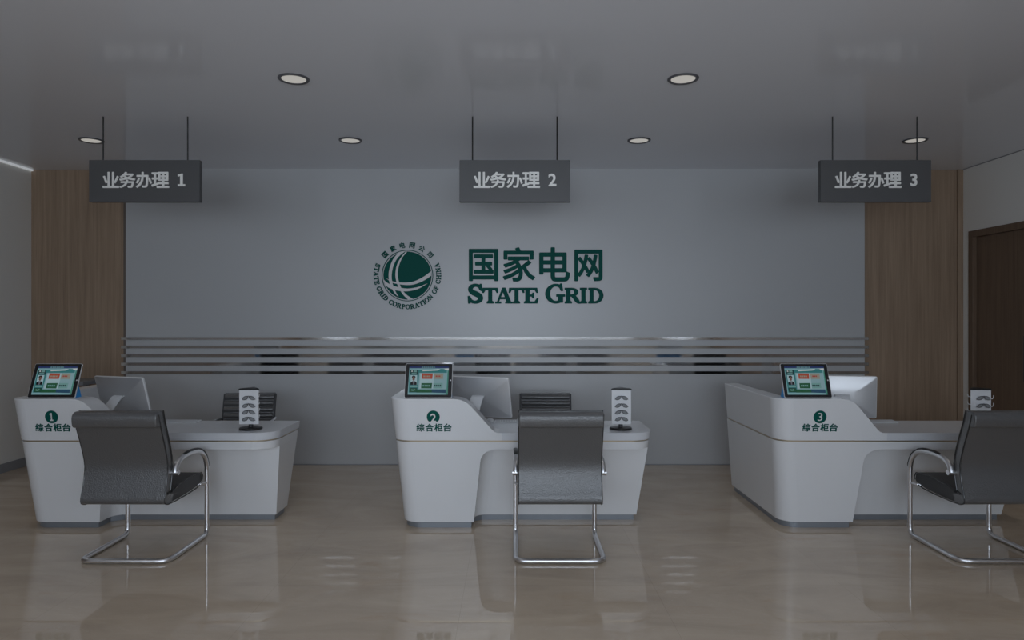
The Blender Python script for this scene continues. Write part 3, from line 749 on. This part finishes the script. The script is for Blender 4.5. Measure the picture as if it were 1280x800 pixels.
# ================================================================== MONITORS (backs towards the camera)
def make_monitor(tilt_deg=15):
    r = thing('computer_monitor', '', 'monitor', (0, 0, .787))
    W, Hh = .56, .365; zc = .235; t = math.radians(tilt_deg)
    st, ct = math.sin(t), math.cos(t)
    def T(u, v, d):   # d towards the camera (back of monitor); the top leans towards the camera
        return (u, -v * st - d * ct + .07, zc + v * ct - d * st)
    b = MB()
    rad = .014
    def rr(w, h, rad):
        pts = []
        for cx, cy, a0 in ((w - rad, h - rad, 0), (-w + rad, h - rad, 90), (-w + rad, -h + rad, 180), (w - rad, -h + rad, 270)):
            for k in range(5): a = math.radians(a0 + 90 * k / 4); pts.append((cx + rad * math.cos(a), cy + rad * math.sin(a)))
        return pts
    rings = []
    for (w, h, rd, d) in [(W / 2 - .002, Hh / 2 - .002, rad, -.012), (W / 2, Hh / 2, rad, -.008), (W / 2, Hh / 2, rad, .004), (W / 2 - .004, Hh / 2 - .004, rad, .008)]:
        rings.append([T(x, y, d) for x, y in rr(w, h, rd)])
    b.loft(rings); b.build('monitor_bezel', M['aluedge'], r, smooth=50)
    b = MB(); rings = []
    for (w, h, rd, d) in [(W / 2 - .004, Hh / 2 - .004, rad, .0075), (W / 2 - .05, Hh / 2 - .045, .012, .020), (W / 2 - .12, Hh / 2 - .10, .01, .031), (.10, .05, .01, .036)]:
        rings.append([T(x, y, d) for x, y in rr(w, h, rd)])
    b.loft(rings); b.build('monitor_back', M['alu'], r, smooth=12)
    b = MB(); b.loft([[T(x, y, d) for x, y in rr(W / 2 - .012, Hh / 2 - .012, .006)] for d in (-.0145, -.0115)]); b.build('display', M['displaymatte'], r)
    # stand: one bent aluminium plate
    p = spline([T(0, -.005, .036), T(0, -.01, .055), (0, -.085, .12), (0, -.125, .02), (0, -.12, .004)], 5)
    cl = [Vector(T(0, .02, .034)), Vector(T(0, .018, .060)), Vector((0, -.075, .15)), Vector((0, -.115, .03)), Vector((0, -.118, .006)), Vector((0, -.06, .004)), Vector((0, .09, .004))]
    cl = fillet_path([tuple(v) for v in cl], [.02, .05, .02, .01, .02])
    b = MB(); hw = .056; th = .0045; ring = []
    for i, p in enumerate(cl):
        a, c2 = cl[max(i - 1, 0)], cl[min(i + 1, len(cl) - 1)]; tt = (c2 - a).normalized(); nn = Vector((0, -tt.z, tt.y)) * th
        ring.append([(-hw, p.y + nn.y, p.z + nn.z), (hw, p.y + nn.y, p.z + nn.z), (hw, p.y - nn.y, max(.0004, p.z - nn.z)), (-hw, p.y - nn.y, max(.0004, p.z - nn.z))])
    b.loft(ring); b.build('stand', M['white'], r, smooth=40)
    return r
mn = make_monitor()
for i, (x, y, yaw, lab) in enumerate([(-3.395, 5.90, -20, 'thin grey monitor seen from behind on the desk marked 1'), (-.300, 5.90, -20, 'thin grey monitor seen from behind on the desk marked 2'), (2.845, 5.92, -16, 'pale monitor seen from behind on the desk marked 3')]):
    c = mn if i == 0 else (copy_tree(mn) if i == 1 else make_monitor(5))
    c.location = (x, y, .787); c.rotation_euler.z = math.radians(yaw); c['label'] = lab; c['group'] = 'monitors seen from behind'

# ================================================================== KEYBOARDS AND MOUSE
def make_keyboard():
    r = thing('keyboard', '', 'keyboard', (0, 0, .787))
    b = MB(); b.loft([[(-.215, -.056, 0), (.215, -.056, 0), (.215, -.056, .012), (-.215, -.056, .012)], [(-.215, .056, 0), (.215, .056, 0), (.215, .056, .005), (-.215, .056, .005)]]); b.build('keyboard_base', M['white'], r, bevel=.0015)
    for j in range(5):
        b = MB(); y = .040 - .020 * j; z = .0085 - .0012 * (0 if y < 0 else 1) + (.056 - y) / .112 * .0055 - .004
        for k in range(19):
            x = -.202 + .0224 * k; b.box(x - .0095, x + .0095, y - .0085, y + .0085, z, z + .0045)
        b.build('key_row', M['cap'], r, smooth=0)
    return r
kb = make_keyboard()
for i, (x, y, lab) in enumerate([(-2.975, 6.06, 'thin white keyboard at the back of the desk marked 1'), (.065, 6.06, 'thin white keyboard at the back of the desk marked 2'), (3.16, 6.06, 'thin white keyboard at the back of the desk marked 3')]):
    c = kb if i == 0 else copy_tree(kb)
    c.location = (x, y, .788); c.rotation_euler.z = PI; c['label'] = lab; c['group'] = 'white keyboards on the desks'
b = MB(); rg = []
for h, s in ((0, .94), (.008, 1), (.018, .9), (.026, .62), (.029, .25)):
    rg.append([(.032 * s * math.cos(2 * PI * k / 20), .055 * s * math.sin(2 * PI * k / 20), h) for k in range(20)])
b.loft(rg)
m_ = b.build('computer_mouse', M['white'], None, (-.19, 6.07, .788), rot=(0, 0, .3)); tag(m_, 'small white mouse left of the keyboard on the desk marked 2', 'mouse')

# ================================================================== SPECTACLE RACKS
def make_rack(tealside=False):
    r = thing('spectacle_rack', '', 'display rack', (0, 0, .787))
    s = .158; a = s / math.sqrt(3)   # circumradius
    def tri(k=1.0): return [(-s / 2 * k, -a / 2 * k), (s / 2 * k, -a / 2 * k), (0, a * k)]
    b = MB(); b.lathe([(.088, 0), (.092, .003), (.092, .012), (.086, .018), (.04, .021)]); b.build('rack_base', M['black'], r)
    b = MB(); b.lathe([(.018, .02), (.018, .052)]); b.build('rack_pole', M['darkgrey'], r)
    b = MB(); b.loft([[(x, y, z) for x, y in tri()] for z in (.048, .326)]); b.build('rack_panel', M['white'], r, bevel=.002)
    b = MB(); b.loft([[(x, y, .326) for x, y in tri(1.06)], [(x, y, .336) for x, y in tri(1.06)], [(x, y, .341) for x, y in tri(.95)]]); b.build('rack_cap', M['black'], r)
    for f in (1, 2):   # small hooks on the two hidden faces
        an = 2 * PI / 3 * f; ca, sa = math.cos(an), math.sin(an)
        for z in (.09, .145, .20, .262):
            b = MB(); pts = [(-.0, -a / 2, z), (-.0, -a / 2 - .02, z + .004), (0, -a / 2 - .024, z + .024)]
            b.tube([(x * ca - y * sa, x * sa + y * ca, zz) for x, y, zz in pts], .003, 8); b.build('hook', M['white'], r)
    for z in (.09, .145, .20, .262):
        b = MB(); b.tube([(0, -a / 2, z), (0, -a / 2 - .014, z + .003)], .0035, 8); b.build('hook', M['white'], r)
    return r
def make_glasses():
    r = thing('spectacles', '', 'glasses')
    for s in (-1, 1):
        pts = []; 
        for k in range(20):
            a = 2 * PI * k / 20; x = .024 * math.cos(a) * (1 if True else 0); z = .0125 * math.sin(a)
            x2 = s * .0265 + x * math.cos(.42) + z * math.sin(.42) * s * 1; z2 = -x * math.sin(.42) * s + z * math.cos(.42)
            pts.append((x2, -.002 + .25 * abs(x2) ** 1.2 * .2, z2))
        b = MB(); b.add(pts, [tuple(range(20))]); b.add([(p[0], p[1] + .0015, p[2]) for p in pts], [tuple(range(20))[::-1]]); b.build('lens', M['lens'], r)
        b = MB(); b.tube(pts + pts[:2], .0021, 6); 
        ex = s * .054; b.tube([(ex, .002, -.008), (ex * .99, .006, -.012), (ex * .3, .008, -.013)], .0015, 6)
        b.build('rim', M['rim'], r)
    b = MB(); b.tube([(-.012, -.002, .012), (0, -.004, .016), (.012, -.002, .012)], .0032, 6); b.build('bridge', M['rim'], r)
    return r
rk = make_rack(); gl = make_glasses(); firstg = True
a_ = .158 / math.sqrt(3)
heights = [(.262, 'topmost'), (.20, 'second from the top'), (.145, 'third from the top'), (.09, 'lowest')]
for i, (x, y, rz, num) in enumerate([(-2.150, 5.665, math.radians(2), '1'), (.895, 5.665, math.radians(-2), '2'), (3.835, 5.665, math.radians(-6), '3')]):
    c = rk if i == 0 else copy_tree(rk)
    c.location = (x, y, .7875); c.rotation_euler.z = rz
    c['label'] = 'white three sided spectacle rack on a round black foot on the desk marked ' + num if num != '3' else 'white spectacle rack showing above the chair before the desk marked 3'
    c['group'] = 'spectacle racks on the desks'
    if num == '3':
        for z in (.20, .262):
            b = MB(); b.tube([(.070, -a_ / 2 + .003, z - .006), (.086, -a_ / 2 - .004, z - .004), (.093, -a_ / 2 - .006, z + .004), (.093, -a_ / 2 - .006, z + .024)], .0028, 8); b.build('hook', M['white'], c)
    for z, w in heights[:(4 if num != '3' else 2)]:
        g = gl if firstg else copy_tree(gl); firstg = False
        off = Vector((0 if num != '3' else .012, -a_ / 2 - (.0115 if num != '3' else .019))); 
        X = off.x * math.cos(rz) - off.y * math.sin(rz); Y = off.x * math.sin(rz) + off.y * math.cos(rz)
        g.location = (x + X, y + Y, .787 + z + .002); g.rotation_euler.z = rz
        g['label'] = 'pair of spectacles on the rack of the desk marked %s, %s' % (num, w if num != '3' else {'topmost': 'upper visible pair', 'second from the top': 'lower visible pair'}[w]); g['group'] = 'spectacles on the desk racks'

# small table in the back left corner
t = thing('side_table', 'grey topped side table by the wood panel, seen beyond the tablet of desk 1', 'table', (-4.96, 7.72, 0))
b = MB(); b.box(-.27, .27, -.2, .2, .965, 1.008); b.build('table_top', M['tablegrey'], t, bevel=.004)
for sx in (-.22, .08):
    for sy in (-.17, .17):
        b = MB(); b.box(sx - .018, sx + .018, sy - .018, sy + .018, 0, .965); b.build('leg', M['base'], t, bevel=.002)

# waiting benches at the rear (seen only as dark patches in the polished strips)
def make_bench():
    r = thing('waiting_bench', '', 'bench')
    b = MB(); b.box(-.9, .9, -.25, .25, .36, .46); b.build('seat', M['bench'], r, bevel=.02)
    b = MB(); b.box(-.9, .9, -.29, -.22, .46, .92); b.build('backrest', M['bench'], r, bevel=.02)
    for s in (-.75, .75):
        b = MB(); b.box(s - .03, s + .03, -.22, .22, 0, .36); b.build('leg', M['chrome'], r)
    return r
bn = make_bench()
for i, (x, lab) in enumerate([(-3.0, 'black waiting bench at the rear wall, left part'), (1.6, 'black waiting bench at the rear wall, right part')]):
    c = bn if i == 0 else copy_tree(bn); c.location = (x, YR + .45, 0); c['label'] = lab; c['group'] = 'waiting benches at the rear wall'

# ================================================================== LIGHT
def area(x, z, sx, sz, e, col, spread, y=YR + .03):
    L = bpy.data.lights.new('window_daylight', 'AREA'); L.shape = 'RECTANGLE'; L.size = sx; L.size_y = sz; L.energy = e; L.color = col; L.spread = math.radians(spread)
    o = bpy.data.objects.new('window_daylight', L); COL.objects.link(o); o.location = (x, y, z); o.rotation_euler = (PI / 2, 0, 0); return o
area(-.05, 2.05, 6.4, 1.5, 103, (.77, .88, 1.0), 180)
for sx, wdt in ((-4.55, .85), (4.4, .75)): area(sx, 2.1, wdt, 1.6, 19, (.76, .87, 1.0), 180)
area(-.05, 1.75, 2.2, .8, 13, (.80, .89, 1.0), 70)  # extra narrow lamp, added for the bright middle of the feature wall
w = bpy.data.worlds.new('sky'); C.world = w; w.use_nodes = True
w.node_tree.nodes['Background'].inputs[0].default_value = (.55, .66, .85, 1); w.node_tree.nodes['Background'].inputs[1].default_value = .5

# ================================================================== CAMERA
cam = bpy.data.cameras.new('camera'); co = bpy.data.objects.new('camera', cam); COL.objects.link(co)
co.location = (0, 0, CH); co.rotation_euler = (PI / 2, 0, 0)
cam.sensor_width = 36; cam.lens = F / 1280 * 36; cam.shift_y = -2 / 1280; cam.clip_end = 60
C.camera = co
C.cycles.caustics_reflective = False
C.view_settings.view_transform = 'Standard'; C.view_settings.look = 'None'; C.view_settings.exposure = 0; C.view_settings.gamma = 1
C.view_settings.use_curve_mapping = False
